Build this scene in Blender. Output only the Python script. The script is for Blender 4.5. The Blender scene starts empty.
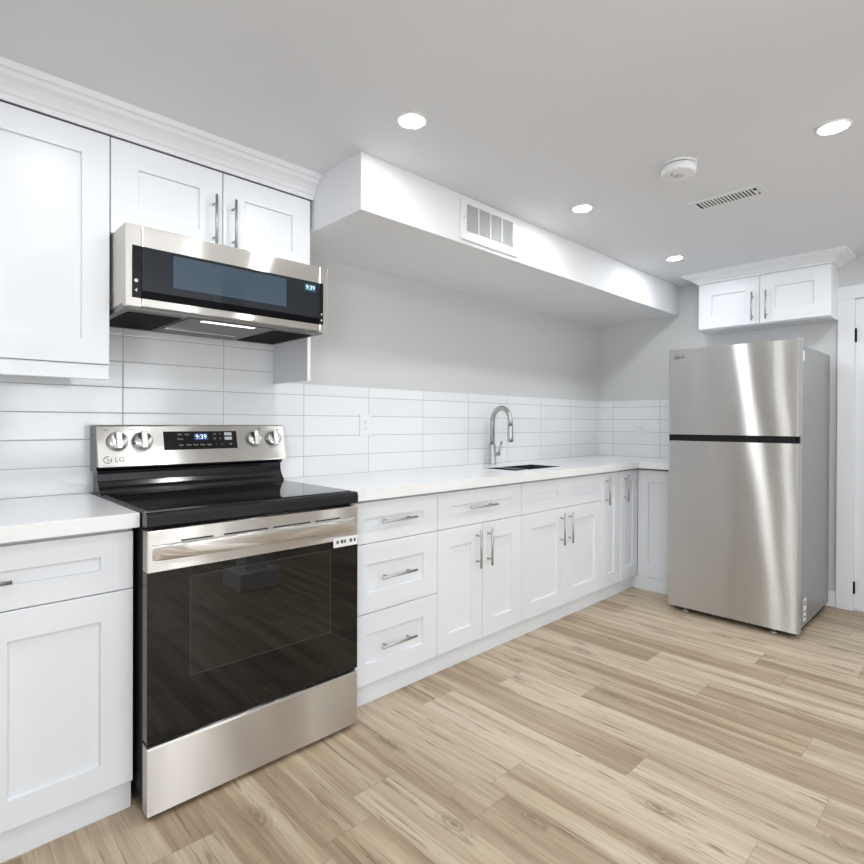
import bpy, bmesh, math, random
from mathutils import Matrix, Vector

C = bpy.context.scene.collection
scene = bpy.context.scene
PI = math.pi

# ------------------------------------------------------------------ camera
cam_data = bpy.data.cameras.new('camera')
cam_data.sensor_width = 36.0
cam_data.lens = 548.71 / 864 * 36
cam_data.shift_x = -(439.315 - 432) / 864
cam_data.shift_y = (425.275 - 432) / 864
cam_data.clip_start = 0.05
cam = bpy.data.objects.new('camera', cam_data)
C.objects.link(cam)
R_ = Vector((0.716676, -0.697394, 0.004049)); U_ = Vector((0.000303, 0.006117, 0.999981)); F_ = Vector((0.697406, 0.716662, -0.004595))
mw = Matrix(((R_.x, U_.x, -F_.x, -0.705778), (R_.y, U_.y, -F_.y, -2.451126), (R_.z, U_.z, -F_.z, 1.189134), (0, 0, 0, 1)))
cam.matrix_world = mw
scene.camera = cam

# ------------------------------------------------------------------ world, added fill lights, exposure
world = bpy.data.worlds.new('world')
scene.world = world
world.use_nodes = True
world.node_tree.nodes['Background'].inputs[0].default_value = (0.75, 0.86, 1.0, 1)
world.node_tree.nodes['Background'].inputs[1].default_value = 1.0
scene.view_settings.view_transform = 'Standard'
scene.view_settings.look = 'None'
scene.view_settings.gamma = 1.0
scene.view_settings.use_curve_mapping = False
scene.view_settings.exposure = 0.43
LAMP = 190.0          # emission of a recessed light's diffuser
FILL = 34.0        # fill light at the added, unseen windows (watts)

def fill_light(name, loc, rot, sx, sy, power, col):
    l = bpy.data.lights.new(name, 'AREA'); l.shape = 'RECTANGLE'; l.size = sx; l.size_y = sy; l.energy = power; l.color = col
    o = bpy.data.objects.new(name, l); o.location = loc; o.rotation_euler = rot; C.objects.link(o)
    return o
fill_light('window_fill', (0.9, -5.27, 1.35), (PI/2, 0, 0), 1.7, 1.2, FILL, (0.94, 0.97, 1.0))  # added fill at a made-up window, brightens the cabinet fronts
fill_light('window_fill', (-2.27, -3.7, 1.35), (PI/2, 0, -PI/2), 1.5, 1.2, FILL*1.5, (0.94, 0.97, 1.0))  # second added fill, aimed at the far corner, refrigerator and door

# ------------------------------------------------------------------ materials
def mat(name, col=(.8, .8, .8), rough=.5, metal=0.0, spec=.5, **kw):
    m = bpy.data.materials.new(name); m.use_nodes = True
    b = m.node_tree.nodes['Principled BSDF']
    b.inputs['Base Color'].default_value = (*col, 1); b.inputs['Roughness'].default_value = rough
    b.inputs['Metallic'].default_value = metal; b.inputs['Specular IOR Level'].default_value = spec
    for k, v in kw.items():
        b.inputs[k.replace('_', ' ')].default_value = v
    return m

class N:
    """tiny node helper"""
    def __init__(self, m): self.t = m.node_tree; self.b = self.t.nodes['Principled BSDF']
    def n(self, typ, **kw):
        x = self.t.nodes.new(typ)
        for k, v in kw.items(): setattr(x, k, v)
        return x
    def l(self, a, b): self.t.links.new(a, b)
    def set(self, sock, v):
        if isinstance(v, bpy.types.NodeSocket): self.l(v, sock)
        else: sock.default_value = v
    def math(self, op, a, b=0.0, c=0.0):
        x = self.n('ShaderNodeMath', operation=op)
        self.set(x.inputs[0], a); self.set(x.inputs[1], b); self.set(x.inputs[2], c)
        return x.outputs[0]
    def mix(self, f, a, b):
        x = self.n('ShaderNodeMix', data_type='RGBA')
        self.set(x.inputs[0], f); self.set(x.inputs[6], a); self.set(x.inputs[7], b)
        return x.outputs[2]
    def xyz(self, kind='Object'):
        c = self.n('ShaderNodeTexCoord'); s = self.n('ShaderNodeSeparateXYZ'); self.l(c.outputs[kind], s.inputs[0])
        return c.outputs[kind], s.outputs
    def comb(self, x, y, z):
        c = self.n('ShaderNodeCombineXYZ')
        for i, v in enumerate((x, y, z)): self.set(c.inputs[i], v)
        return c.outputs[0]
    def noise(self, vec, scale=5, detail=3, rough=.55, dist=0):
        x = self.n('ShaderNodeTexNoise'); self.l(vec, x.inputs['Vector'])
        x.inputs['Scale'].default_value = scale; x.inputs['Detail'].default_value = detail
        x.inputs['Roughness'].default_value = rough; x.inputs['Distortion'].default_value = dist
        return x.outputs[0]
    def ramp(self, f, stops):
        x = self.n('ShaderNodeValToRGB'); self.set(x.inputs[0], f); e = x.color_ramp.elements
        while len(e) < len(stops): e.new(.5)
        for el, (p, c) in zip(e, stops):
            el.position = p; el.color = (*c, 1) if len(c) == 3 else c
        return x.outputs[0]
    def rng(self, v, a, b, c=0.0, d=1.0):
        x = self.n('ShaderNodeMapRange'); self.set(x.inputs[0], v)
        for i, q in enumerate((a, b, c, d)): x.inputs[i+1].default_value = q
        return x.outputs[0]
    def bump(self, h, strength=.2, dist=.01):
        x = self.n('ShaderNodeBump'); self.l(h, x.inputs['Height'])
        x.inputs['Strength'].default_value = strength; x.inputs['Distance'].default_value = dist
        self.l(x.outputs[0], self.b.inputs['Normal'])

def paint(name, col, rough=.55, tex=.02, scale=220):
    m = mat(name, col, rough, spec=.3); k = N(m)
    v, _ = k.xyz(); k.bump(k.noise(v, scale, 2), tex, .002)
    return m

M = {}
M['ceiling'] = paint('ceiling_paint', (.765, .785, .82), .7)
M['wall'] = paint('grey_wall_paint', (.62, .625, .625), .6)
M['soffit'] = paint('soffit_paint', (.80, .81, .83), .6)
M['white'] = paint('white_lacquer', (.80, .82, .85), .32, .006, 90)
M['trim'] = paint('white_trim', (.80, .815, .84), .35, .006, 90)
M['carcass'] = mat('cabinet_box', (.60, .61, .62), .6)
M['plastic'] = mat('white_plastic', (.80, .81, .82), .4)
M['plate'] = mat('plate_plastic', (.80, .81, .82), .3)
M['black'] = mat('black_enamel', (.012, .012, .014), .16, spec=.5)
M['blackmatte'] = mat('black_matte', (.010, .010, .011), .6, spec=.2)
M['slot'] = mat('dark_slot', (.02, .02, .02), .8)
M['glass'] = mat('black_glass', (.002, .002, .002), .015, spec=.5)
M['ink'] = mat('grey_print', (.10, .10, .10), .5)
M['faint'] = mat('faint_print', (.03, .03, .03), .3)
M['inkpale'] = mat('pale_print', (.55, .57, .60), .5)
M['label'] = mat('label_paper', (.82, .83, .83), .5)
M['chrome'] = mat('chrome', (.85, .85, .86), .08, 1.0)

def quartz():
    m = mat('white_quartz', (.84, .84, .84), .16, spec=.45); k = N(m); v, _ = k.xyz()
    f = k.noise(v, 3.0, 6, .6, .8)
    k.l(k.ramp(f, [(.3, (.85, .85, .85)), (.6, (.88, .88, .88))]), k.b.inputs['Base Color'])
    return m
M['quartz'] = quartz()

def steel(name, col, across, along, wave=0.0, wscale=2.0, soft=.35):
    """horizontally brushed steel: sharp across the view, highlights drawn out vertically"""
    m = bpy.data.materials.new(name); m.use_nodes = True; t = m.node_tree
    t.nodes.remove(t.nodes['Principled BSDF'])
    k = N.__new__(N); k.t = t; k.b = None
    r = (across*along)**.25; a = 1 - math.sqrt(across/along)      # across, along: microfacet widths
    g = k.n('ShaderNodeBsdfAnisotropic'); g.inputs['Color'].default_value = (*col, 1)
    g.inputs['Anisotropy'].default_value = a
    v, s = k.xyz()
    g.inputs['Roughness'].default_value = r
    tn = k.n('ShaderNodeTangent', direction_type='RADIAL', axis='Z'); k.l(tn.outputs[0], g.inputs['Tangent'])
    g2 = k.n('ShaderNodeBsdfAnisotropic'); g2.inputs['Color'].default_value = (*col, 1); g2.inputs['Roughness'].default_value = .42
    x = k.n('ShaderNodeMixShader'); x.inputs[0].default_value = soft
    k.l(g.outputs[0], x.inputs[1]); k.l(g2.outputs[0], x.inputs[2])
    if wave:
        b = k.n('ShaderNodeBump'); b.inputs['Strength'].default_value = 1.0; b.inputs['Distance'].default_value = wave
        k.l(k.noise(v, wscale, 1, .4), b.inputs['Height']); k.l(b.outputs[0], g.inputs['Normal'])
    k.l(x.outputs[0], t.nodes['Material Output'].inputs[0])
    return m
M['steel'] = steel('brushed_steel', (.70, .675, .64), .015, .46, .0015, 3.0, .22)
M['fridge'] = steel('fridge_steel', (.70, .695, .685), .010, .55, .0045, 1.8, .25)
M['nickel'] = mat('brushed_nickel', (.50, .495, .485), .36, 1.0)
M['sinksteel'] = mat('sink_steel', (.15, .15, .155), .36, 1.0)
M['fridgeside'] = mat('grey_painted_steel', (.25, .255, .26), .30, .35)

def tile(name, axis, phase):
    """stacked glossy tiles, 404 x 102.5 mm; axis = which object coordinate runs along the wall"""
    m = mat(name, (.82, .825, .83), .12, spec=.5); k = N(m); v, s = k.xyz()
    PX, PZ, G = .4045, .1025, .0013
    u = k.math('DIVIDE', k.math('SUBTRACT', s[axis], phase), PX)
    w = k.math('DIVIDE', k.math('SUBTRACT', s[2], .915), PZ)
    def edge(q, p):
        fr = k.math('FRACT', q); d = k.math('MULTIPLY', k.math('MINIMUM', fr, k.math('SUBTRACT', 1.0, fr)), p)
        return d
    d = k.math('MINIMUM', edge(u, PX), edge(w, PZ))
    g = k.rng(d, G*.6, G*1.3)
    idn = k.n('ShaderNodeTexWhiteNoise', noise_dimensions='2D')
    k.l(k.comb(k.math('FLOOR', u), k.math('FLOOR', w), 0.0), idn.inputs[0])
    t = k.mix(idn.outputs[0], (.79, .805, .825, 1), (.83, .845, .86, 1))
    k.l(k.mix(g, (.33, .325, .32, 1), t), k.b.inputs['Base Color'])
    k.l(k.rng(g, 0, 1, .8, .12), k.b.inputs['Roughness'])
    h = k.math('ADD', k.rng(d, 0, .004), k.math('MULTIPLY', k.noise(v, 14, 2), .25))
    k.bump(h, .25, .002)
    return m
M['tile_left'] = tile('backsplash_tile', 0, -.085)
M['tile_back'] = tile('backsplash_tile', 1, -.1285)

def floor_mat():
    m = mat('vinyl_planks', (.5, .4, .3), .42, spec=.35); k = N(m); v, s = k.xyz()
    W, L = .182, 1.22
    u = k.math('DIVIDE', k.math('SUBTRACT', s[0], .492), W); row = k.math('FLOOR', u)
    wn = k.n('ShaderNodeTexWhiteNoise', noise_dimensions='1D'); k.l(row, wn.inputs['W'])
    off = k.math('MULTIPLY', wn.outputs[0], L)
    for r, j in ((0, -1.35), (1, -2.5), (2, -1.972), (3, -1.57), (4, -2.073), (5, -1.176), (6, -1.955), (7, -1.52), (8, -1.215), (9, -1.75)):
        c = k.math('COMPARE', row, float(r), .1)
        off = k.math('ADD', k.math('MULTIPLY', off, k.math('SUBTRACT', 1.0, c)), k.math('MULTIPLY', c, j + 6*L))
    q = k.math('DIVIDE', k.math('SUBTRACT', s[1], off), L); col = k.math('FLOOR', q)
    pn = k.n('ShaderNodeTexWhiteNoise', noise_dimensions='2D'); k.l(k.comb(row, col, 0.0), pn.inputs[0])
    pc = k.n('ShaderNodeSeparateColor'); k.l(pn.outputs['Color'], pc.inputs[0])
    r1, r2, r3 = pc.outputs
    # plank-local coordinates with a random offset
    px = k.math('ADD', s[0], k.math('MULTIPLY', r1, 37.0)); py = k.math('ADD', s[1], k.math('MULTIPLY', r2, 53.0))
    def nz(sx, sy, scale=1.0, det=4, rough=.55, dist=0.0):
        return k.noise(k.comb(k.math('MULTIPLY', px, sx), k.math('MULTIPLY', py, sy), k.math('MULTIPLY', r3, 9.0)), scale, det, rough, dist)
    broad = nz(17, .55, 1, 2, .5, .5)
    mid = nz(30, 1.7, 1, 4, .6, 1.0)
    fine = nz(170, 5.0, 1, 3, .6, .3)
    crack = nz(48, 1.9, 1, 5, .65, 1.6)
    f = k.math('ADD', k.math('MULTIPLY', k.rng(broad, .1, .9), .60), k.math('MULTIPLY', mid, .40))
    f = k.math('ADD', f, k.math('MULTIPLY', k.math('SUBTRACT', r3, .5), .20))
    base = k.ramp(f, [(.30, (.33, .24, .155)), (.42, (.445, .34, .225)), (.52, (.555, .445, .315)), (.64, (.64, .535, .395)), (.8, (.70, .60, .465))])
    base = k.mix(k.rng(r1, 0, 1, 0, .22), base, k.mix(.55, base, (.47, .41, .345, 1)))
    base = k.mix(k.rng(fine, .35, .7, .0, .32), base, (.27, .20, .14, 1))
    base = k.mix(k.rng(crack, .565, .66, .0, .72), base, (.17, .115, .07, 1))
    # knots: stretched rings in some cells
    vo = k.n('ShaderNodeTexVoronoi', feature='F1', voronoi_dimensions='2D'); vo.inputs['Scale'].default_value = 1.0
    wob = k.math('MULTIPLY', nz(14, 14, 1, 2), .25)
    k.l(k.comb(k.math('ADD', k.math('MULTIPLY', px, 5.5), wob), k.math('ADD', k.math('MULTIPLY', py, 1.9), wob), 0.0), vo.inputs['Vector'])
    kd = vo.outputs['Distance']
    vc = k.n('ShaderNodeSeparateColor'); k.l(vo.outputs['Color'], vc.inputs[0])
    on = k.math('GREATER_THAN', vc.outputs[0], .62)
    ring = k.math('ADD', k.math('MULTIPLY', k.math('SINE', k.math('MULTIPLY', kd, 95.0)), .5), .5)
    kn = k.math('MULTIPLY', on, k.math('MULTIPLY', k.rng(kd, .03, .20, 1, 0), k.math('ADD', .30, k.math('MULTIPLY', ring, .55))))
    base = k.mix(k.math('MULTIPLY', kn, .9), base, (.20, .14, .09, 1))
    # seams
    def edge(t, p):
        fr = k.math('FRACT', t); return k.math('MULTIPLY', k.math('MINIMUM', fr, k.math('SUBTRACT', 1.0, fr)), p)
    d = k.math('MINIMUM', edge(u, W), edge(q, L))
    g = k.rng(d, .0004, .0016)
    base = k.mix(k.rng(g, 0, 1, .45, 0), base, (.16, .12, .085, 1))
    k.l(base, k.b.inputs['Base Color'])
    k.l(k.rng(fine, .3, .7, .36, .5), k.b.inputs['Roughness'])
    k.bump(k.math('ADD', k.rng(d, 0, .0025), k.math('MULTIPLY', fine, .25)), .25, .0012)
    return m
M['floor'] = floor_mat()

def emit(name, col, s):
    m = bpy.data.materials.new(name); m.use_nodes = True; t = m.node_tree
    t.nodes.remove(t.nodes['Principled BSDF']); e = t.nodes.new('ShaderNodeEmission')
    e.inputs[0].default_value = (*col, 1); e.inputs[1].default_value = s
    t.links.new(e.outputs[0], t.nodes['Material Output'].inputs[0]); return m
M['lamp'] = emit('lamp_diffuser', (.955, .98, 1), LAMP)
M['hoodlamp'] = emit('hood_lamp', (1, .98, .93), 1.6)
M['digits'] = emit('clock_digits', (.72, .86, 1.0), 1.3)
M['digitglow'] = emit('clock_screen', (.10, .16, .55), .35)

def fill_window_glass():
    m = bpy.data.materials.new('fill_window_glass'); m.use_nodes = True; t = m.node_tree
    t.nodes.remove(t.nodes['Principled BSDF'])
    a = t.nodes.new('ShaderNodeBsdfTransparent'); g = t.nodes.new('ShaderNodeBsdfGlossy'); g.inputs['Roughness'].default_value = .02
    x = t.nodes.new('ShaderNodeMixShader'); x.inputs[0].default_value = .06
    t.links.new(a.outputs[0], x.inputs[1]); t.links.new(g.outputs[0], x.inputs[2]); t.links.new(x.outputs[0], t.nodes['Material Output'].inputs[0])
    return m
M['pane'] = fill_window_glass()

def window_dots():
    """the oven window: dark glass with a fine printed dot screen"""
    m = mat('oven_window_glass', (.006, .006, .006), .02, spec=.6); k = N(m); v, s = k.xyz()
    def cell(q): return k.math('SUBTRACT', k.math('FRACT', k.math('MULTIPLY', q, 330.0)), .5)
    a, b = cell(s[0]), cell(s[2])
    d = k.math('SQRT', k.math('ADD', k.math('MULTIPLY', a, a), k.math('MULTIPLY', b, b)))
    k.l(k.mix(k.rng(d, .25, .35), (.011, .0095, .008, 1), (.003, .0026, .002, 1)), k.b.inputs['Base Color'])
    return m
M['ovenwindow'] = window_dots()

# ------------------------------------------------------------------ mesh helpers
class B:
    """collects shapes in world coordinates; build() links them as one mesh object"""
    def __init__(self): self.bm = bmesh.new(); self.mx = Matrix.Identity(4)
    def _add(self, vs, fs, smooth=False):
        v = [self.bm.verts.new(self.mx @ Vector(p)) for p in vs]
        out = []
        for f in fs:
            try:
                q = self.bm.faces.new([v[i] for i in f]); q.smooth = smooth; out.append(q)
            except ValueError: pass
        return v, out
    def box(self, x0, x1, y0, y1, z0, z1, bev=0.0):
        if x0 > x1: x0, x1 = x1, x0
        if y0 > y1: y0, y1 = y1, y0
        if z0 > z1: z0, z1 = z1, z0
        vs = [(x, y, z) for x in (x0, x1) for y in (y0, y1) for z in (z0, z1)]
        v, f = self._add(vs, [(0, 1, 3, 2), (4, 6, 7, 5), (0, 4, 5, 1), (2, 3, 7, 6), (0, 2, 6, 4), (1, 5, 7, 3)])
        if bev:
            e = list({e for q in f for e in q.edges})
            bmesh.ops.bevel(self.bm, geom=e, offset=bev, segments=2, profile=.6, affect='EDGES')
        return self
    def prism(self, pts, axis, a, b, smooth=False):
        """extrude a closed 2-D outline along an axis; the outline gives the other two coordinates in order"""
        def P(p, t): return {'x': (t, p[0], p[1]), 'y': (p[0], t, p[1]), 'z': (p[0], p[1], t)}[axis]
        n = len(pts)
        vs = [P(p, a) for p in pts] + [P(p, b) for p in pts]
        v, side = self._add(vs, [(i, (i+1) % n, n+(i+1) % n, n+i) for i in range(n)], smooth)
        self._addf(v[:n][::-1]); self._addf(v[n:])
        return self
    def _addf(self, vl):
        try: return self.bm.faces.new(vl)
        except ValueError: return None
    def lathe(self, prof, c, axis='z', n=32, smooth=True):
        """prof: list of (radius, height along axis)"""
        rows = []
        for r, h in prof:
            row = []
            for i in range(n):
                a = 2*PI*i/n; p, q = r*math.cos(a), r*math.sin(a)
                w = {'z': (c[0]+p, c[1]+q, c[2]+h), 'y': (c[0]+p, c[1]+h, c[2]+q), 'x': (c[0]+h, c[1]+p, c[2]+q)}[axis]
                row.append(self.bm.verts.new(self.mx @ Vector(w)))
            rows.append(row)
        for a, b in zip(rows, rows[1:]):
            for i in range(n):
                f = self.bm.faces.new((a[i], a[(i+1) % n], b[(i+1) % n], b[i])); f.smooth = smooth
        self._addf(rows[0][::-1]); self._addf(rows[-1])
        return self
    def tube(self, pts, r, n=12, smooth=True):
        pts = [Vector(p) for p in pts]; rs = r if isinstance(r, (list, tuple)) else [r]*len(pts)
        rows = []; up = None
        for i, p in enumerate(pts):
            d = (pts[min(i+1, len(pts)-1)] - pts[max(i-1, 0)]).normalized()
            if up is None:
                up = d.orthogonal().normalized()
            up = (up - d*up.dot(d)).normalized(); sd = d.cross(up)
            rows.append([self.bm.verts.new(self.mx @ (p + up*math.cos(2*PI*k/n)*rs[i] + sd*math.sin(2*PI*k/n)*rs[i])) for k in range(n)])
        for a, b in zip(rows, rows[1:]):
            for k in range(n):
                f = self.bm.faces.new((a[k], a[(k+1) % n], b[(k+1) % n], b[k])); f.smooth = smooth
        self._addf(rows[0][::-1]); self._addf(rows[-1])
        return self
    def shaker(self, x0, x1, yf, z0, z1, st=.075, rl=None, t=.02, dep=.011, ch=.0018):
        """door or drawer front facing -Y with a recessed flat panel"""
        rl = rl or st
        def ring(i, y): return [(x0+i, y, z0+i), (x1-i, y, z0+i), (x1-i, y, z1-i), (x0+i, y, z1-i)]
        def inner(e, y): return [(x0+st+e, y, z0+rl+e), (x1-st-e, y, z0+rl+e), (x1-st-e, y, z1-rl-e), (x0+st+e, y, z1-rl-e)]
        loops = [ring(0, yf+t), ring(0, yf+ch), ring(ch, yf), inner(0, yf), inner(.0015, yf+.0015), inner(.002, yf+dep)]
        vs = [p for l in loops for p in l]; fs = [(3, 2, 1, 0)]
        for a in range(5):
            for i in range(4):
                j = (i+1) % 4; fs.append((4*a+i, 4*a+j, 4*a+4+j, 4*a+4+i))
        fs.append((20, 21, 22, 23))
        self._add(vs, fs); return self
    def merge(self, me, mx):
        n0 = len(self.bm.verts)
        self.bm.from_mesh(me); self.bm.verts.ensure_lookup_table()
        for v in self.bm.verts[n0:]: v.co = self.mx @ (mx @ v.co)
        return self
    def build(self, name, m, parent=None):
        bmesh.ops.recalc_face_normals(self.bm, faces=self.bm.faces)
        me = bpy.data.meshes.new(name)
        if parent is not None:
            root = parent
            while root.parent: root = root.parent
            self.bm.transform(root.matrix_basis.inverted())
        self.bm.to_mesh(me); self.bm.free()
        me.materials.append(M[m] if isinstance(m, str) else m)
        o = bpy.data.objects.new(name, me); C.objects.link(o)
        if parent is not None: o.parent = parent
        return o

def tag(o, label, cat, group=None):
    o['label'] = label; o['category'] = cat
    if group: o['group'] = group
    return o
def thing(name, label, cat, loc=(0, 0, 0), rz=0.0, group=None):
    o = bpy.data.objects.new(name, None); C.objects.link(o); o.empty_display_size = .1
    o.matrix_basis = Matrix.Translation(loc) @ Matrix.Rotation(rz, 4, 'Z')
    return tag(o, label, cat, group)
def structure(o): o['kind'] = 'structure'; return o

def text_into(b, s, size, mx, depth=.0004, align='CENTER'):
    c = bpy.data.curves.new('lettering', 'FONT'); c.body = s; c.size = size; c.extrude = depth; c.align_x = align; c.align_y = 'CENTER'; c.resolution_u = 3
    o = bpy.data.objects.new('lettering', c); C.objects.link(o)
    me = bpy.data.meshes.new_from_object(o)
    b.merge(me, mx)
    bpy.data.objects.remove(o); bpy.data.meshes.remove(me); bpy.data.curves.remove(c)
    return b
def face_y(x, y, z, tilt=0.0): return Matrix.Translation((x, y, z)) @ Matrix.Rotation(PI/2 + tilt, 4, 'X')       # text facing -Y

def pull(parent, p, vertical, L=.19, out=.032, d=(0, -1, 0), m='nickel'):
    """bar pull centred at p on a front whose outward direction is d"""
    p = Vector(p); d = Vector(d); a = Vector((0, 0, 1)) if vertical else Vector((-d.y, d.x, 0))
    b = B(); q = p + d*out
    b.tube([q - a*L/2, q + a*L/2], .0055, 14)
    for s in (-1, 1): b.tube([p + a*s*L*.34, q + a*s*L*.34], .0045, 10)
    return b.build('handle', m, parent)

# ------------------------------------------------------------------ room shell
XB, H = 3.635, 2.259            # far wall, ceiling height
X0, Y0 = -2.2, -5.2             # the room's other two walls
b = B(); b.box(X0-.1, XB+.1, Y0-.1, .1, -.08, 0); structure(b.build('floor', 'floor'))
b = B(); b.box(X0-.1, XB+.1, Y0-.1, .1, H, H+.08); structure(b.build('ceiling', 'ceiling'))
b = B(); b.box(X0, XB, 0, .1, 0, H); structure(b.build('wall_left', 'wall'))
b = B(); b.box(XB, XB+.1, Y0, .1, 0, H); structure(b.build('wall_back', 'wall'))
def wall_with_window(name, wname, side, c, zc, w, h):  # the walls close the room; their windows are added to hold the fill lights
    b = B(); z0, z1 = zc-h/2, zc+h/2
    f = B(); p = B()
    if side == 'y':
        y = Y0; b.box(X0, XB, y-.1, y, 0, z0); b.box(X0, XB, y-.1, y, z1, H); b.box(X0, c-w/2, y-.1, y, z0, z1); b.box(c+w/2, XB, y-.1, y, z0, z1)
        for a0, a1 in ((c-w/2, c-w/2+.05), (c-.02, c+.02), (c+w/2-.05, c+w/2)): f.box(a0, a1, y-.08, y-.03, z0, z1)
        f.box(c-w/2, c+w/2, y-.08, y-.03, z0, z0+.05); f.box(c-w/2, c+w/2, y-.08, y-.03, z1-.05, z1)
        p.box(c-w/2+.04, c+w/2-.04, y-.058, y-.052, z0+.04, z1-.04)
    else:
        x = X0; b.box(x-.1, x, Y0, .1, 0, z0); b.box(x-.1, x, Y0, .1, z1, H); b.box(x-.1, x, Y0, c-w/2, z0, z1); b.box(x-.1, x, c+w/2, .1, z0, z1)
        for a0, a1 in ((c-w/2, c-w/2+.05), (c-.02, c+.02), (c+w/2-.05, c+w/2)): f.box(x-.08, x-.03, a0, a1, z0, z1)
        f.box(x-.08, x-.03, c-w/2, c+w/2, z0, z0+.05); f.box(x-.08, x-.03, c-w/2, c+w/2, z1-.05, z1)
        p.box(x-.058, x-.052, c-w/2+.04, c+w/2-.04, z0+.04, z1-.04)
    structure(b.build(name, 'wall'))
    o = structure(f.build(wname, 'trim')); p.build('pane', 'pane', o)
wall_with_window('wall_right', 'fill_window_1', 'y', .9, 1.35, 1.7, 1.2)  # unseen wall; the window in it is made up for frontal fill
wall_with_window('wall_front', 'fill_window_2', 'x', -3.7, 1.35, 1.5, 1.2)  # unseen wall; made-up window placed for its light on the far end

# dropped soffit above the sink run
b = B(); b.box(.585, XB, -.677, 0, 2.032, H); structure(b.build('soffit', 'soffit'))
# tiled backsplash on both walls
b = B(); b.box(X0, .5725, -.008, 0, .915, 1.85); b.box(.5725, XB-.008, -.008, 0, .915, 1.38); structure(b.build('backsplash_left', 'tile_left'))
b = B(); b.box(XB-.008, XB, -.935, 0, .915, 1.38); structure(b.build('backsplash_back', 'tile_back'))
# crown moulding over the wall cabinets on the left wall
CROWN = [(0, 0), (.008, 0), (.008, .018), (.014, .022), (.02, .034), (.034, .05), (.05, .06), (.056, .072), (.066, .076), (.072, .094), (0, .094)]
b = B(); b.prism([(-.322-p, 2.165+q) for p, q in CROWN], 'x', X0, .584); structure(b.build('trim_1', 'trim'))
# white door at the far right with its casing
b = B(); b.box(XB-.002, XB+.03, -2.62, -1.792, .012, 1.985)
d1 = structure(b.build('door_1', 'white'))
b = B(); b.box(XB-.02, XB, -1.79, -1.70, 0, 1.99, .003); b.box(XB-.02, XB, -2.72, -2.63, 0, 1.99, .003); b.box(XB-.022, XB, -2.73, -1.69, 1.99, 2.075, .003)
b.build('door_casing', 'trim', d1)
for z0, z1 in ((1.714, 1.80), (.112, .187)):
    b = B(); b.tube([(XB-.012, -1.793, z0), (XB-.012, -1.793, z1)], .008, 12); b.build('hinge', 'blackmatte', d1)
b = B(); b.box(XB-.014, XB, -1.70, -.90, 0, .1, .003); structure(b.build('baseboard_back', 'trim'))
b = B(); b.box(X0, XB, Y0, Y0+.014, 0, .1, .003); structure(b.build('baseboard_right', 'trim'))
b = B(); b.box(1.03, 1.19, -2.86, -2.70, 0, H, .004); b.box(.96, 1.26, -2.93, -2.63, 0, .125, .006)
structure(b.build('column', 'white'))

# ------------------------------------------------------------------ base cabinets (front face y = -0.606)
YF, YK, ZB, ZT = -.606, -.578, .093, .871
def carcass(b, x0, x1, y0=YF+.021, y1=-.012, z0=ZB, z1=ZT, top=False, t=.016):
    b.box(x0, x0+t, y0, y1, z0, z1); b.box(x1-t, x1, y0, y1, z0, z1)
    b.box(x0+t, x1-t, y1-t, y1, z0, z1); b.box(x0+t, x1-t, y0, y1-t, z0, z0+t)
    if top: b.box(x0+t, x1-t, y0, y1-t, z1-t, z1)
    else: b.box(x0+t, x1-t, y0, y0+.02, z1-.03, z1)
    return b
def base(name, label, x0, x1):
    r = thing(name, label, 'cabinet', ((x0+x1)/2, -.3, 0), group='white base cabinets')
    carcass(B(), x0, x1).build('carcass', 'carcass', r)
    B().box(x0, x1, YK, YK+.016, 0, ZB).build('toe_kick', 'white', r)
    return r
def front(r, kind, x0, x1, z0, z1, st=.075, rl=None):
    g = .0015
    return B().shaker(x0+g, x1-g, YF, z0+g, z1-g, st, rl).build(kind, 'white', r)
G1, G2, ZD = .682, .39, .858

r = base('base_cabinet', 'white base cabinet with a drawer over doors, beside the black gap before the range', -.99, -.207)
f = front(r, 'drawer', -.99, -.207, G1, ZD, .085, .066); pull(f, (-.605, YF, .765), False, .2)
for x0, x1, hx in ((-.99, -.599, -.635), (-.599, -.207, -.563)):
    f = front(r, 'door', x0, x1, ZB, G1, .085, .08)
    pull(f, (hx, YF, .56), True)
r = base('base_cabinet', 'white base cabinet with three stacked drawers, right beside the oven', .585, 1.081)
b = B().box(.562, .585, YF, YF+.02, ZB, ZT); b.build('filler_strip', 'white', r)
for z0, z1, rl, hz in ((G1, ZD, .068, .772), (G2, G1, .085, .535), (ZB, G2, .085, .241)):
    f = front(r, 'drawer', .585, 1.081, z0, z1, .085, rl); pull(f, (.828, YF, hz), False, .195)
r = base('base_cabinet', 'white base cabinet with one wide drawer over two doors, between drawer stack and sink cabinet', 1.081, 1.724)
f = front(r, 'drawer', 1.081, 1.724, G1, ZD, .085, .068); pull(f, (1.385, YF, .772), False, .2)
for x0, x1, hx in ((1.081, 1.4025, 1.367), (1.4025, 1.724, 1.452)):
    f = front(r, 'door', x0, x1, ZB, G1, .08, .085); pull(f, (hx-.012, YF, .558), True)
r = base('base_cabinet', 'white sink base cabinet under the faucet, with a handleless front over two doors', 1.724, 2.591)
b = B(); g = .0015; x0, x1, xm = 1.724+g, 2.591-g, 2.15
for a0, a1 in ((x0, x0+.085), (2.075, 2.215), (x1-.085, x1)): b.box(a0, a1, YF, YF+.02, G1+g, ZD-g)
for a0, a1 in ((x0+.085, 2.075), (2.215, x1-.085)):
    b.box(a0, a1, YF, YF+.02, G1+g, G1+.068); b.box(a0, a1, YF, YF+.02, ZD-.068, ZD-g); b.box(a0, a1, YF+.008, YF+.02, G1+.068, ZD-.068)
b.build('false_front', 'white', r)
for x0, x1, hx in ((1.724, 2.158, 2.105), (2.158, 2.591, 2.195)):
    f = front(r, 'door', x0, x1, ZB, G1, .085, .085); pull(f, (hx, YF, .558), True)
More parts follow.
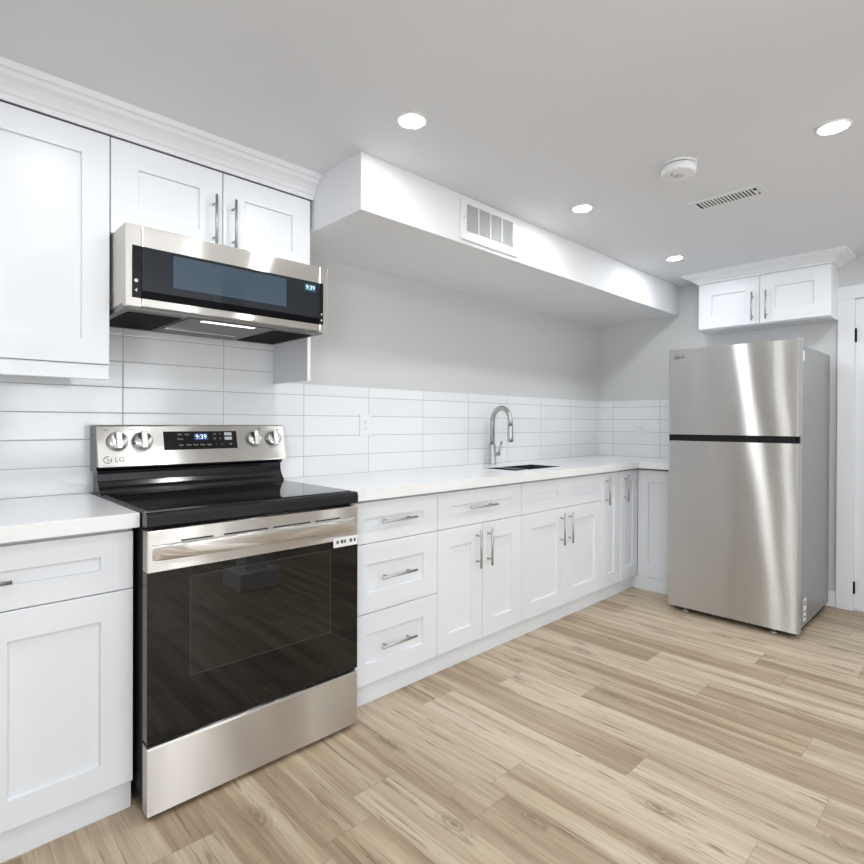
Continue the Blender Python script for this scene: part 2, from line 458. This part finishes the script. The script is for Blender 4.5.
r = base('base_cabinet', 'narrow white base cabinet with one tall pull-out door, between sink doors and corner cabinet', 2.591, 2.839)
f = front(r, 'door', 2.591, 2.839, ZB, ZD, .075, .085); pull(f, (2.64, YF, .742), True)
# corner cabinet: one door on each run
XK, YE = 3.093, -.935
r = thing('corner_base_cabinet', 'white inside-corner base cabinet with a folding pair of doors, next to the refrigerator', 'cabinet', (3.3, -.3, 0), group='white base cabinets')
b = B(); b.box(2.839, 2.855, YF+.021, -.012, ZB, ZT); b.box(2.855, XB-.012, -.028, -.012, ZB, ZT); b.box(XB-.028, XB-.012, YE, -.028, ZB, ZT)
b.box(XK+.021, XB-.028, YE, YE+.016, ZB, ZT); b.box(2.855, XB-.028, YF+.021, -.028, ZB, ZB+.016); b.box(XK+.021, XB-.028, YE+.016, YF+.021, ZB, ZB+.016)
b.build('carcass', 'carcass', r)
b = B(); b.box(2.839, XK+.008, YK, YK+.016, 0, ZB); b.box(XK-.008, XK+.008, YE, YK, 0, ZB); b.build('toe_kick', 'white', r)
f = B().shaker(2.8405, XK-.001, YF-.004, ZB+.0015, ZD, .07, .085).build('door', 'white', r); pull(f, (2.89, YF-.004, .742), True)
b = B(); b.mx = Matrix.Translation((XK, YF-.004, 0)) @ Matrix.Rotation(-PI/2, 4, 'Z')
b.shaker(.0005, -YE+YF-.004, 0, ZB+.0015, ZD, .075, .085); b.build('door', 'white', r)

# ------------------------------------------------------------------ worktops, sink, faucet
ZC0, ZC1 = .871, .915
b = B(); b.box(-1.0, -.2, -.643, 0, ZC0, ZC1, .003)
tag(b.build('countertop', 'quartz'), 'short white quartz countertop ending at the range, under the tall wall cabinet', 'countertop')
SX0, SX1, SY0, SY1 = 1.805, 2.29, -.50, -.255
b = B()
b.box(.5625, SX0, -.643, -.008, ZC0, ZC1, .0); b.box(SX1, 3.046, -.643, -.008, ZC0, ZC1); b.box(SX0, SX1, -.643, SY0, ZC0, ZC1); b.box(SX0, SX1, SY1, -.008, ZC0, ZC1)
b.box(3.046, XB-.008, -.938, -.008, ZC0, ZC1)
bmesh.ops.remove_doubles(b.bm, verts=b.bm.verts, dist=1e-5)
tag(b.build('countertop', 'quartz'), 'long white quartz countertop with the sink cutout, turning the corner to the refrigerator', 'countertop')
s = thing('sink', 'inset stainless steel double-bowl sink set in the long white countertop', 'sink', (2.05, -.38, .66))
def basin(x0, x1):
    b = B(); y0, y1, z0, z1, t = SY0+.0005, SY1-.0005, .70, .9135, .003
    b.box(x0, x0+t, y0, y1, z0, z1); b.box(x1-t, x1, y0, y1, z0, z1); b.box(x0+t, x1-t, y0, y0+t, z0, z1); b.box(x0+t, x1-t, y1-t, y1, z0, z1); b.box(x0+t, x1-t, y0+t, y1-t, z0, z0+t)
    o = b.build('bowl', 'sinksteel', s)
    B().lathe([(.035, 0), (.042, .002), (.03, .001), (.012, 0)], ((x0+x1)/2, (y0+y1)/2, z0+t)).build('drain', 'chrome', o)
basin(SX0+.0005, 1.93); basin(1.955, SX1-.0005)
B().box(1.93, 1.955, SY0+.001, SY1-.001, .900, .9132, .002).build('divider', 'nickel', s)
FX, FY = 2.10, -.075
s = thing('faucet', 'brushed nickel gooseneck pull-down faucet standing behind the sink', 'faucet', (FX, FY, ZC1))
B().lathe([(.027, 0), (.027, .004), (.0235, .007), (.0235, .128), (.021, .134)], (FX, FY, ZC1), 'z', 28).build('base', 'nickel', s)
R0 = .092; dx, dy = -.2, -.98; b = B(); pts = [(FX, FY, ZC1+.13), (FX, FY, ZC1+.28)]
for i in range(1, 25):
    a = PI*i/24*.97; q = R0*(1-math.cos(a)); pts.append((FX+dx*q, FY+dy*q, ZC1+.28+R0*math.sin(a)))
pts.append((pts[-1][0]+dx*.002, pts[-1][1]+dy*.002, pts[-1][2]-.03))
b.tube(pts, .016, 16).build('spout', 'nickel', s)
ex, ey, ez = pts[-1]
B().lathe([(.0145, 0), (.0185, -.006), (.0185, -.085), (.0165, -.105), (.012, -.106)], (ex, ey, ez), 'z', 20).build('spray_head', 'nickel', s)
b = B(); b.tube([(FX, FY, ZC1+.068), (FX+.050, FY-.02, ZC1+.068)], .015, 16); b.tube([(FX+.044, FY-.018, ZC1+.075), (FX+.056, FY-.02, ZC1+.105), (FX+.072, FY-.022, ZC1+.15)], [.007, .0065, .0055], 10)
b.build('lever', 'nickel', s)

# ------------------------------------------------------------------ wall cabinets
YU = -.322
def upper(name, label, x0, x1, z0, z1=2.165, group='white wall cabinets'):
    r = thing(name, label, 'cabinet', ((x0+x1)/2, -.17, z0), group=group)
    carcass(B(), x0, x1, YU+.021, -.0085, z0, z1, True).build('carcass', 'white', r)
    return r
def ufront(r, x0, x1, z0, z1, st=.08):
    g = .0018; return B().shaker(x0+g, x1-g, YU, z0+g, z1-.004, st).build('door', 'white', r)
r = upper('wall_cabinet', 'tall white wall cabinet hanging beside the microwave over the short countertop', -.99, -.2045, 1.381)
for x0, x1, hx in ((-.99, -.598, -.635), (-.598, -.2045, -.561)):
    f = ufront(r, x0, x1, 1.381, 2.165); pull(f, (hx, YU, 1.5), True)
B().box(-.99, -.2065, YU+.006, YU+.03, 1.332, 1.381, .002).build('light_rail', 'white', r)
r = upper('wall_cabinet', 'short white two-door wall cabinet directly above the microwave', -.2045, .572, 1.833)
for x0, x1, hx in ((-.2045, .183, .146), (.183, .572, .222)):
    f = ufront(r, x0, x1, 1.833, 2.165, .085); pull(f, (hx, YU, 1.962), True)
B().box(.5575, .573, YU, -.0085, 1.372, 1.833).build('end_panel', 'white', r)
# over the refrigerator, facing -X
XV = 3.419
r = thing('wall_cabinet', 'small white two-door wall cabinet with crown moulding above the refrigerator', 'cabinet', (XB, -1.3, 1.867), group='white wall cabinets')
b = B(); b.mx = Matrix.Translation((XV, -.904, 0)) @ Matrix.Rotation(-PI/2, 4, 'Z')
carcass(b, 0, .796, .021, XB-XV, 1.867, 2.195, True).build('carcass', 'white', r)
for x0, x1, hx in ((0, .398, .357), (.398, .796, .441)):
    b = B(); b.mx = Matrix.Translation((XV, -.904, 0)) @ Matrix.Rotation(-PI/2, 4, 'Z')
    f = b.shaker(x0+.0015, x1-.0015, 0, 1.8685, 2.192, .088).build('door', 'white', r)
    pull(f, (XV, -.904-hx, 1.985), True, .19, d=(-1, 0, 0))
# its crown wraps the front and both ends
b = B(); ya, yb = -.904, -1.70; prof = [(p*1.3, 2.193+q*.066/.094) for p, q in CROWN]
path = lambda p: [(XB, ya+p), (XV-p, ya+p), (XV-p, yb-p), (XB, yb-p)]
rows = [[b.bm.verts.new((x, y, z)) for x, y in path(p)] for p, z in prof]
for a, c in zip(rows, rows[1:] + rows[:1]):
    for i in range(3): b.bm.faces.new((a[i], a[i+1], c[i+1], c[i]))
b._addf([q[0] for q in rows]); b._addf([q[3] for q in rows][::-1])
b.build('crown_molding', 'trim', r)
B().box(XV+.02, XB-.003, -1.70, -.906, 1.862, 1.867).build('underside_panel', 'white', r)

# ------------------------------------------------------------------ microwave over the range
MX0, MX1, MY, MZ0, MZ1 = -.2, .557, -.482, 1.564, 1.83
s = thing('microwave', 'low-profile stainless steel microwave hood mounted over the range', 'microwave', (.18, -.24, MZ0))
b = B(); b.box(MX0, MX1, MY+.03, -.0085, MZ0+.012, MZ1, .002); b.build('body', 'steel', s)
for x0, x1 in ((MX0, -.1525), (.519, MX1)): B().box(x0, x1, MY, MY+.03, MZ0, MZ1, .003).build('side_trim', 'steel', s)
b = B(); b.box(-.151, .5175, MY, MY+.03, MZ0+.003, MZ1, .003); door = b.build('door', 'steel', s)
b = B(); b.box(-.151, .5175, MY-.0015, MY, 1.592, 1.762); b.build('door_glass', mat('microwave_glass', (.004, .007, .014), .02, spec=.75), door)
b = B(); b.box(-.054, .367, MY-.0022, MY-.0015, 1.643, 1.752); b.build('window', mat('microwave_window', (.035, .062, .09), .03, spec=.9), door)
b = B(); b.box(-.151, .5175, MY-.0019, MY-.0015, 1.592, 1.618); b.build('reflection_band', mat('band_black', (.001, .001, .0015), .08, spec=.15), door)  # black strip painted in for the dark wall mirrored low in the glass
ts = B().box(-.18, -.1525, MY-.0015, MY, 1.592, 1.762).build('touch_strip', 'glass', s)
ts2 = B().box(.519, .535, MY-.0015, MY, 1.592, 1.762).build('touch_strip', 'glass', s)
B().lathe([(.006, 0), (.006, -.0004)], (-.168, MY-.0015, 1.648), 'y', 12).build('touch_symbol', 'inkpale', ts)
B().prism([(-.173, 1.617), (-.165, 1.611), (-.165, 1.623)], 'y', MY-.0019, MY-.0015).build('touch_symbol', 'inkpale', ts)
for z in (1.635, 1.61): B().lathe([(.004, 0), (.004, -.0004)], (.527, MY-.0015, z), 'y', 12).build('touch_symbol', 'inkpale', ts2)
b = B(); b.box(.448, .5, MY-.002, MY-.0015, 1.721, 1.75); clk = b.build('clock_display', emit('clock_cyan', (.10, .30, .42), .35), door)
b = text_into(B(), '9:39', .024, face_y(.474, MY-.0024, 1.7355)); b.build('clock_digits', 'digits', clk)
# underside
b = B(); b.box(MX0+.004, MX1-.004, MY+.03, -.012, MZ0-.006, MZ0+.012, .002); b.build('bottom_tray', mat('tray_grey', (.22, .22, .22), .4, .6), s)
def grille(x0, x1, y0, y1):
    b = B(); z = MZ0-.0095
    n = 16
    for i in range(n+1):
        x = x0+(x1-x0)*i/n; b.box(x-.0018, x+.0018, y0, y1, z, MZ0-.006)
    for i in range(9):
        y = y0+(y1-y0)*i/8; b.box(x0, x1, y-.0018, y+.0018, z, MZ0-.006)
    b.box(x0, x1, y0, y1, MZ0-.0075, MZ0-.006)
    return b
grille(MX0+.03, .0, -.40, -.06).build('grease_filter', 'blackmatte', s)
grille(.36, MX1-.03, -.40, -.06).build('grease_filter', 'blackmatte', s)
b = B(); b.box(.015, .345, -.44, -.05, MZ0-.010, MZ0-.006, .001); b.build('center_panel', mat('panel_grey', (.10, .10, .10), .35, .4), s)
b = B(); b.box(.065, .265, -.432, -.405, MZ0-.0115, MZ0-.010); b.build('cooktop_lamp', 'hoodlamp', s)
b = B(); b.box(.02, .30, -.180, -.160, MZ0-.0125, MZ0-.010); b.build('rear_strip', 'chrome', s)

# ------------------------------------------------------------------ range
RX0, RX1, RY = -.197, .5605, -.697
s = thing('range', 'freestanding stainless steel electric range with a black glass oven door', 'oven', (.18, -.35, 0))
b = B(); b.box(RX0+.002, RX1-.002, RY+.045, -.03, .06, .874, .002); b.build('body', 'blackmatte', s)
for x in (RX0+.05, RX1-.05):
    for y in (-.62, -.10): B().lathe([(.018, 0), (.018, .012), (.01, .014), (.01, .062)], (x, y, 0), 'z', 16).build('foot', 'blackmatte', s)
# cooktop
b = B(); b.prism([(-.09, .919), (RY+.012, .919), (RY+.004, .915), (RY, .905), (RY, .878), (RY+.006, .874), (-.09, .874)], 'x', RX0, RX1)
ct = b.build('cooktop', 'black', s)
b = B(); b.box(RX0+.012, RX1-.012, RY+.03, -.125, .919, .9215); gl = b.build('cooktop_glass', mat('ceramic_glass', (.010, .010, .011), .06, spec=.55), ct)
# backguard: black riser then the slanted steel control panel
b = B(); b.prism([(-.03, .919), (-.125, .919), (-.118, .932), (-.104, .945), (-.092, .965), (-.088, .99), (-.090, 1.002), (-.03, 1.012)], 'x', RX0+.006, RX1-.006)
b.build('riser', 'black', s)
B().box(RX0+.004, RX1-.004, -.075, -.03, 1.008, 1.024).build('vent_gap', 'blackmatte', s)
PT = math.atan2(.040, .156)
PY = lambda z: -.133 + (z-1.019)*.040/.156      # panel face leans back
b = B(); b.prism([(-.012, 1.022), (-.118, 1.019), (PY(1.021)-.001, 1.019), (PY(1.024), 1.024), (PY(1.170), 1.170), (PY(1.175)+.004, 1.175), (-.012, 1.175)], 'x', RX0, RX1)
cp = b.build('control_panel', 'steel', s)
eg = mat('endcap_grey', (.25, .25, .25), .4, .5)
B().box(RX0-.0015, RX0, -.10, -.012, 1.0, 1.172).build('panel_end_cap', eg, cp); B().box(RX1, RX1+.0015, -.09, -.012, 1.0, 1.172).build('panel_end_cap', eg, cp)
PM = lambda x, z, o=0.0: face_y(x, PY(z)-.0006-o, z, -PT)
for x in (-.132, -.045, .409, .501):
    k = B(); k.mx = Matrix.Translation((x, PY(1.111), 1.111)) @ Matrix.Rotation(-PT, 4, 'X')
    k.lathe([(.037, 0), (.037, -.006), (.0345, -.008), (.033, -.026), (.030, -.029), (.0, -.029)], (0, 0, 0), 'y', 36)
    ko = k.build('knob', mat('knob_steel', (.66, .66, .65), .22, 1.0) if x == -.132 else bpy.data.materials['knob_steel'], s)
    k = B(); k.mx = Matrix.Translation((x, PY(1.111), 1.111)) @ Matrix.Rotation(-PT, 4, 'X')
    k.box(-.010, .010, -.042, -.0285, -.032, .033, .003); k.build('grip', bpy.data.materials['knob_steel'], ko)
b = B()
for x in (-.132, -.045, .409, .501):
    for i in range(9):
        a = PI*(-.15+1.3*i/8); text_into(b, '.', .014, PM(x+.046*math.cos(a), 1.111+.046*math.sin(a)))
text_into(b, 'OFF', .0085, PM(-.165, 1.155)); text_into(b, 'OFF', .0085, PM(-.08, 1.158)); text_into(b, 'OFF', .0085, PM(.445, 1.158)); text_into(b, 'OFF', .0085, PM(.535, 1.155))
b.build('dial_markings', 'ink', cp)
b = B(); text_into(b, 'LG', .027, PM(-.126, 1.045))
def ring_logo(b, mx, rr):
    n = 28
    for i in range(n):
        if 2 <= i < 5: continue
        a0, a1 = 2*PI*i/n, 2*PI*(i+1)/n
        pts = [(rr*math.cos(a0), rr*math.sin(a0), 0), (rr*math.cos(a1), rr*math.sin(a1), 0), (rr*.8*math.cos(a1), rr*.8*math.sin(a1), 0), (rr*.8*math.cos(a0), rr*.8*math.sin(a0), 0)]
        b._add([mx @ Vector(p) for p in pts], [(0, 1, 2, 3)])
    for q in ([(-.1, .55), (.05, .55), (.05, -.35), (-.1, -.35)], [(-.1, -.35), (.35, -.35), (.35, -.5), (-.1, -.5)], [(-.55, .45), (-.35, .45), (-.35, .25), (-.55, .25)], [(.1, .1), (.8, .1), (.8, -.05), (.1, -.05)]):
        b._add([mx @ Vector((rr*p[0], rr*p[1], 0)) for p in q], [(0, 1, 2, 3)])
ring_logo(b, PM(-.166, 1.045), .0145)
b.build('logo', 'ink', cp)
b = B(); b.mx = Matrix.Translation((.185, PY(1.112), 1.112)) @ Matrix.Rotation(-PT, 4, 'X'); b.box(-.150, .150, -.002, 0, -.038, .038); dp = b.build('display_panel', 'glass', cp)
b = B(); b.mx = Matrix.Translation((.182, PY(1.126), 1.126)) @ Matrix.Rotation(-PT, 4, 'X'); b.box(-.028, .028, -.0026, -.002, -.014, .014); sc = b.build('screen', 'digitglow', dp)
b = text_into(B(), '9:39', .027, PM(.182, 1.126, .0028)); b.build('clock_digits', 'digits', sc)
b = B()
for x, z, t in ((.098, 1.137, 'Bake'), (.126, 1.137, 'Broil'), (.098, 1.118, 'Warm'), (.238, 1.137, '1 2'), (.262, 1.137, '3'), (.238, 1.118, '4 5'), (.262, 1.118, '6'), (.10, 1.094, 'Start'), (.13, 1.094, 'Clean'), (.158, 1.094, 'Timer'), (.186, 1.094, 'Clock'), (.214, 1.094, 'Light'), (.243, 1.094, '-'), (.268, 1.094, '+'), (.305, 1.094, 'Off')):
    text_into(b, t, .0085, PM(x, z, .0021))
for x0, x1, z0, z1 in ((.281, .313, 1.131, 1.144), (.281, .313, 1.112, 1.125)):
    b._add([(PM(0, 0) @ Vector((0, 0, 0))) * 0 + Vector((x, PY(z)-.0026, z)) for x, z in ((x0, z0), (x1, z0), (x1, z1), (x0, z1))], [(0, 1, 2, 3)])
b.build('key_legends', 'inkpale', dp)
# oven door
b = B(); b.box(RX0+.001, RX1-.001, RY, RY+.044,   .233, .740, .002); dr = b.build('oven_door', 'glass', s)
b = B(); b.box(-.074, .436, RY-.0004, RY, .402, .712); b.build('window', 'ovenwindow', dr)
b = B()
for a in ((-.074, .436, .402, .4035), (-.074, .436, .7105, .712), (-.074, -.0725, .402, .712), (.4345, .436, .402, .712)): b.box(a[0], a[1], RY-.0008, RY, a[2], a[3])
b.build('window_border', mat('border_grey', (.05, .05, .05), .3), dr)
b = B(); b.box(RX0+.001, RX1-.001, RY-.001, RY+.044, .740, .865, .003); tr = b.build('door_trim', 'steel', dr)
for x0, x1 in ((-.101, -.003), (.032, .184), (.203, .348), (.368, .477)): B().box(x0, x1, RY-.0016, RY, .8235, .8285).build('vent_slot', 'slot', tr)
# integrated bowed handle
n = 24; rows = []; b = B()
for i in range(n+1):
    t = i/n; x = RX0+.012+(RX1-RX0-.024)*t; e = min(t, 1-t)
    o = .030*min(1, (e/.16))**.55 if e > 0 else 0.0
    hgt = .036
    sec = [(RY, .8215), (RY-o*.8, .8225), (RY-o*.95, .8195), (RY-o, .812), (RY-o*.88, .792), (RY-o*.70, .778), (RY-o*.6, .7755), (RY-o*.45, .777), (RY, .779)]
    rows.append([b.bm.verts.new((x, y, z)) for y, z in sec])
for a, c in zip(rows, rows[1:]):
    for i in range(8):
        q = b.bm.faces.new((a[i], a[i+1], c[i+1], c[i])); q.smooth = True
b.build('handle', 'steel', dr)
b = text_into(B(), 'LG', .017, face_y(-.138, RY-.0015, .765)); ring_logo(b, face_y(-.158, RY-.0016, .765), .008); b.build('logo', 'label', tr)
b = B(); b.box(.447, .556, RY-.0025, RY-.001, .716, .752); lb = b.build('sticker', 'label', dr)
b = B()
for x, w in ((.465, .01), (.485, .012), (.498, .008), (.525, .012), (.543, .008)): b.box(x-w/2, x+w/2, RY-.0029, RY-.0025, .729, .742)
b.build('sticker_print', 'ink', lb)
# storage drawer
b = B(); b.box(RX0+.004, RX1-.004, RY+.012, RY+.044, .215, .233); b.build('drawer_gap', 'blackmatte', s)
b = B(); b.prism([(RY, .018), (RY, .212), (RY+.004, .219), (RY+.012, .222), (RY+.044, .222), (RY+.044, .018)], 'x', RX0+.002, RX1-.002); b.build('storage_drawer', 'steel', s)
b = B(); b.box(RX0+.03, RX1-.03, RY+.05, RY+.06, .012, .06); b.build('kick_plate', 'blackmatte', s)

# ------------------------------------------------------------------ refrigerator
W, D, RZ = .7205, .76, -.002
s = thing('refrigerator', 'tall stainless steel top-freezer refrigerator standing beside the corner cabinet', 'refrigerator', (2.7935, -.9550, 0), RZ)
FM = Matrix.Translation((2.7935, -.9550, 0)) @ Matrix.Rotation(RZ, 4, 'Z')
def fb(): q = B(); q.mx = FM; return q
# local: front at x = 0 facing -X, y from 0 to -W
DT = .062
b = fb(); b.box(DT+.008, D, -W+.004, -.004, .045, 1.632, .004); b.build('body', 'fridgeside', s)
def dslab(z0, z1):
    b = fb(); r_ = .012
    pts = [(0, -r_), (r_*.3, -r_*.3), (r_, 0), (DT, 0), (DT, -W), (r_, -W), (r_*.3, -W+r_*.3), (0, -W+r_)]
    b.prism(pts, 'z', z0, z1)
    return b
fz = dslab(1.122, 1.657).build('freezer_door', 'fridge', s)
fd = dslab(.036, 1.082).build('fresh_food_door', 'fridge', s)
b = fb(); b.box(.012, DT-.006, -W+.03, -.003, 1.082, 1.122); b.build('handle_recess', 'blackmatte', fz)
b = fb(); b.box(DT, DT+.009, -W+.012, -.012, .06, 1.625); b.build('door_gasket', 'blackmatte', s)
b = fb(); b.box(.05, D-.02, -W+.02, -.02, .014, .045); b.build('base', 'blackmatte', s)
for y in (-.10, -W+.13):
    b = fb(); b.lathe([(.02, 0), (.02, .01), (.008, .012), (.008, .036)], (.045, y, 0), 'z', 16); b.build('foot', mat('foot_grey', (.35, .35, .35), .4, .5), s)
b = fb()
b.tube([(D-.08, -.08, .02), (D-.08, -W+.08, .02)], .019, 12); b.build('rear_roller', 'blackmatte', s)
b = fb(); b.box(.02, .115, -W+.01, -W+.05, 1.657, 1.668, .003); b.box(.075, .115, -W+.01, -W+.05, 1.632, 1.66); b.build('hinge_cover', mat('hinge_grey', (.45, .45, .46), .4), s)
FT = lambda y, z, o: FM @ Matrix.Translation((-o, y, z)) @ Matrix(((0, 0, -1, 0), (-1, 0, 0, 0), (0, 1, 0, 0), (0, 0, 0, 1)))
b = B(); text_into(b, 'LG', .026, FT(-.083, 1.607, .0008)); ring_logo(b, FT(-.052, 1.607, .001), .013); b.build('logo', 'ink', fz)
b = fb(); b.box(.085, .118, -W+.004-.0008, -W+.004, 1.545, 1.60); b.build('sticker', 'label', s)
b = fb(); b.box(.13, .19, -W+.004-.0008, -W+.004, .075, .20); lb = b.build('sticker', 'label', s)
b = fb()
for z in (.09, .12, .16, .175): b.box(.14, .175, -W+.004-.0012, -W+.004-.0008, z, z+.012)
b.build('sticker_print', 'ink', lb)

# ------------------------------------------------------------------ grilles, detector, outlets
s = thing('return_air_grille', 'white louvred return-air grille on the front of the soffit', 'vent', (1.36, -.677, 2.15))
b = B(); y = -.677
b.box(1.15, 1.19, y-.007, y, 2.052, 2.25, .002); b.box(1.538, 1.578, y-.007, y, 2.052, 2.25, .002); b.box(1.19, 1.538, y-.007, y, 2.052, 2.094, .002); b.box(1.19, 1.538, y-.007, y, 2.222, 2.25, .002)
for i in (1, 2, 3): x = 1.19+.348*i/4; b.box(x-.0035, x+.0035, y-.006, y, 2.094, 2.222)
b.box(1.152, 1.576, y-.012, y, 2.050, 2.055)
b.build('frame', 'plastic', s)
b = B()
for i in range(19):
    z = 2.0965+i*.0069; b.prism([(y-.0045, z), (y-.0045, z+.0015), (y-.0005, z+.0045), (y-.0005, z+.003)], 'x', 1.19, 1.538)
b.build('louvres', 'plastic', s)
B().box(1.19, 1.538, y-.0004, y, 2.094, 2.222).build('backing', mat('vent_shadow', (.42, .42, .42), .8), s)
for x in (1.17, 1.558): B().lathe([(.004, 0), (.0035, -.0015), (0, -.002)], (x, y-.007, 2.155), 'y', 12).build('screw', 'nickel', s)

s = thing('ceiling_register', 'narrow white slotted air register in the ceiling beyond the smoke alarm', 'vent', (2.09, -1.535, H))
b = B(); x0, x1, y0, y1 = 2.045, 2.135, -1.665, -1.40
b.box(x0-.025, x0, y0-.025, y1+.025, H-.004, H, .001); b.box(x1, x1+.025, y0-.025, y1+.025, H-.004, H, .001); b.box(x0, x1, y0-.025, y0, H-.004, H, .001); b.box(x0, x1, y1, y1+.025, H-.004, H, .001)
fr = b.build('frame', 'ceiling', s)
B().box(x0, x1, y0, y1, H-.0008, H).build('opening', 'slot', s)
b = B()
for i in range(16):
    y = y0+.010+(y1-y0-.02)*(i+.5)/16; b.prism([(y-.002, H-.0035), (y+.004, H-.0035), (y+.002, H-.001), (y-.003, H-.001)], 'x', x0, x1)
b.build('louvres', 'plastic', s)
B().box(x0+.03, x0+.06, y0+.002, y0+.014, H-.009, H-.002, .001).build('damper_lever', 'plastic', s)

s = thing('smoke_alarm', 'round white smoke alarm on the ceiling beside the slotted register', 'smoke detector', (1.567, -1.51, H))
c = (1.578, -1.512, H)
B().lathe([(.070, 0), (.070, -.010), (.062, -.011)], c, 'z', 40).build('base', 'plastic', s)
B().lathe([(.061, -.010), (.061, -.016)], c, 'z', 40).build('sensor_gap', 'slot', s)
bd = B().lathe([(.067, -.015), (.068, -.018), (.066, -.042), (.060, -.046), (0, -.047)], c, 'z', 40).build('body', 'plastic', s)
B().lathe([(.019, -.046), (.019, -.049), (.015, -.050), (0, -.050)], c, 'z', 24).build('test_button', mat('button_grey', (.55, .55, .55), .4), bd)
B().lathe([(.004, -.046), (.004, -.0485), (0, -.049)], (c[0]-.03, c[1]+.015, c[2]), 'z', 10).build('indicator', 'ink', bd)

def outlet(label, mx, screws=True):
    s = thing('wall_outlet', label, 'outlet', mx.translation, group='white outlet plates on the backsplash')
    b = B(); b.mx = mx; b.box(-.036, .036, -.006, 0, -.058, .058, .002); pl = b.build('cover_plate', 'plate', s)
    b = B(); b.mx = mx
    b.box(-.017, .017, -.008, -.006, -.034, .034, .001); rc = b.build('receptacle', 'plate', s)
    b = B(); b.mx = mx
    for z in (-.018, .018):
        b.box(-.008, -.006, -.0083, -.008, z-.004, z+.005); b.box(.006, .008, -.0083, -.008, z-.004, z+.005); b.lathe([(.0022, -.0083), (.0022, -.008)], (0, 0, z-.009), 'y', 10)
    b.build('slots', 'ink', rc)
    return s
outlet('white outlet plate in the tiles between the range and the faucet', Matrix.Translation((1.1, -.008, 1.175)))
outlet('white outlet plate in the tiles beside the refrigerator', Matrix.Translation((XB-.008, -.375, 1.14)) @ Matrix.Rotation(-PI/2, 4, 'Z'))

# ------------------------------------------------------------------ recessed ceiling lights
def downlight(label, x, y):
    s = thing('ceiling_light', label, 'ceiling light', (x, y, H), group='recessed ceiling lights')
    B().lathe([(.056, 0), (.054, -.004), (.044, -.005), (.043, -.0005)], (x, y, H), 'z', 40).build('trim_ring', 'plastic', s)
    B().lathe([(.0425, -.0008), (.0425, -.0035), (.038, -.0055), (0, -.006)], (x, y, H), 'z', 40).build('diffuser', 'lamp', s)
    return s
first = downlight('round recessed ceiling light nearest the corner where the soffit starts', .58, -.985)
def again(label, x, y):
    c = first.copy(); C.objects.link(c); c.matrix_basis = Matrix.Translation((x, y, H)); c['label'] = label
    for ch in list(first.children):
        d = ch.copy(); C.objects.link(d); d.parent = c
again('round recessed ceiling light opposite the return-air grille on the soffit', 1.706, -.985)
again('round recessed ceiling light closest to the cabinet above the refrigerator', 2.855, -.967)
again('round recessed ceiling light out in the room, past the smoke alarm from the soffit', 1.687, -2.018)
again('round recessed ceiling light cut by the edge of the photo, above the white door', 2.86, -2.018)
again('round recessed ceiling light over the short countertop, only its glow in the photo', -.30, -.985)
for x, y in ((.58, -2.018), (-.30, -2.018), (-.7, -3.2), (.45, -4.3), (1.7, -4.3), (2.95, -3.4)):
    again('round recessed ceiling light behind the camera', x, y)
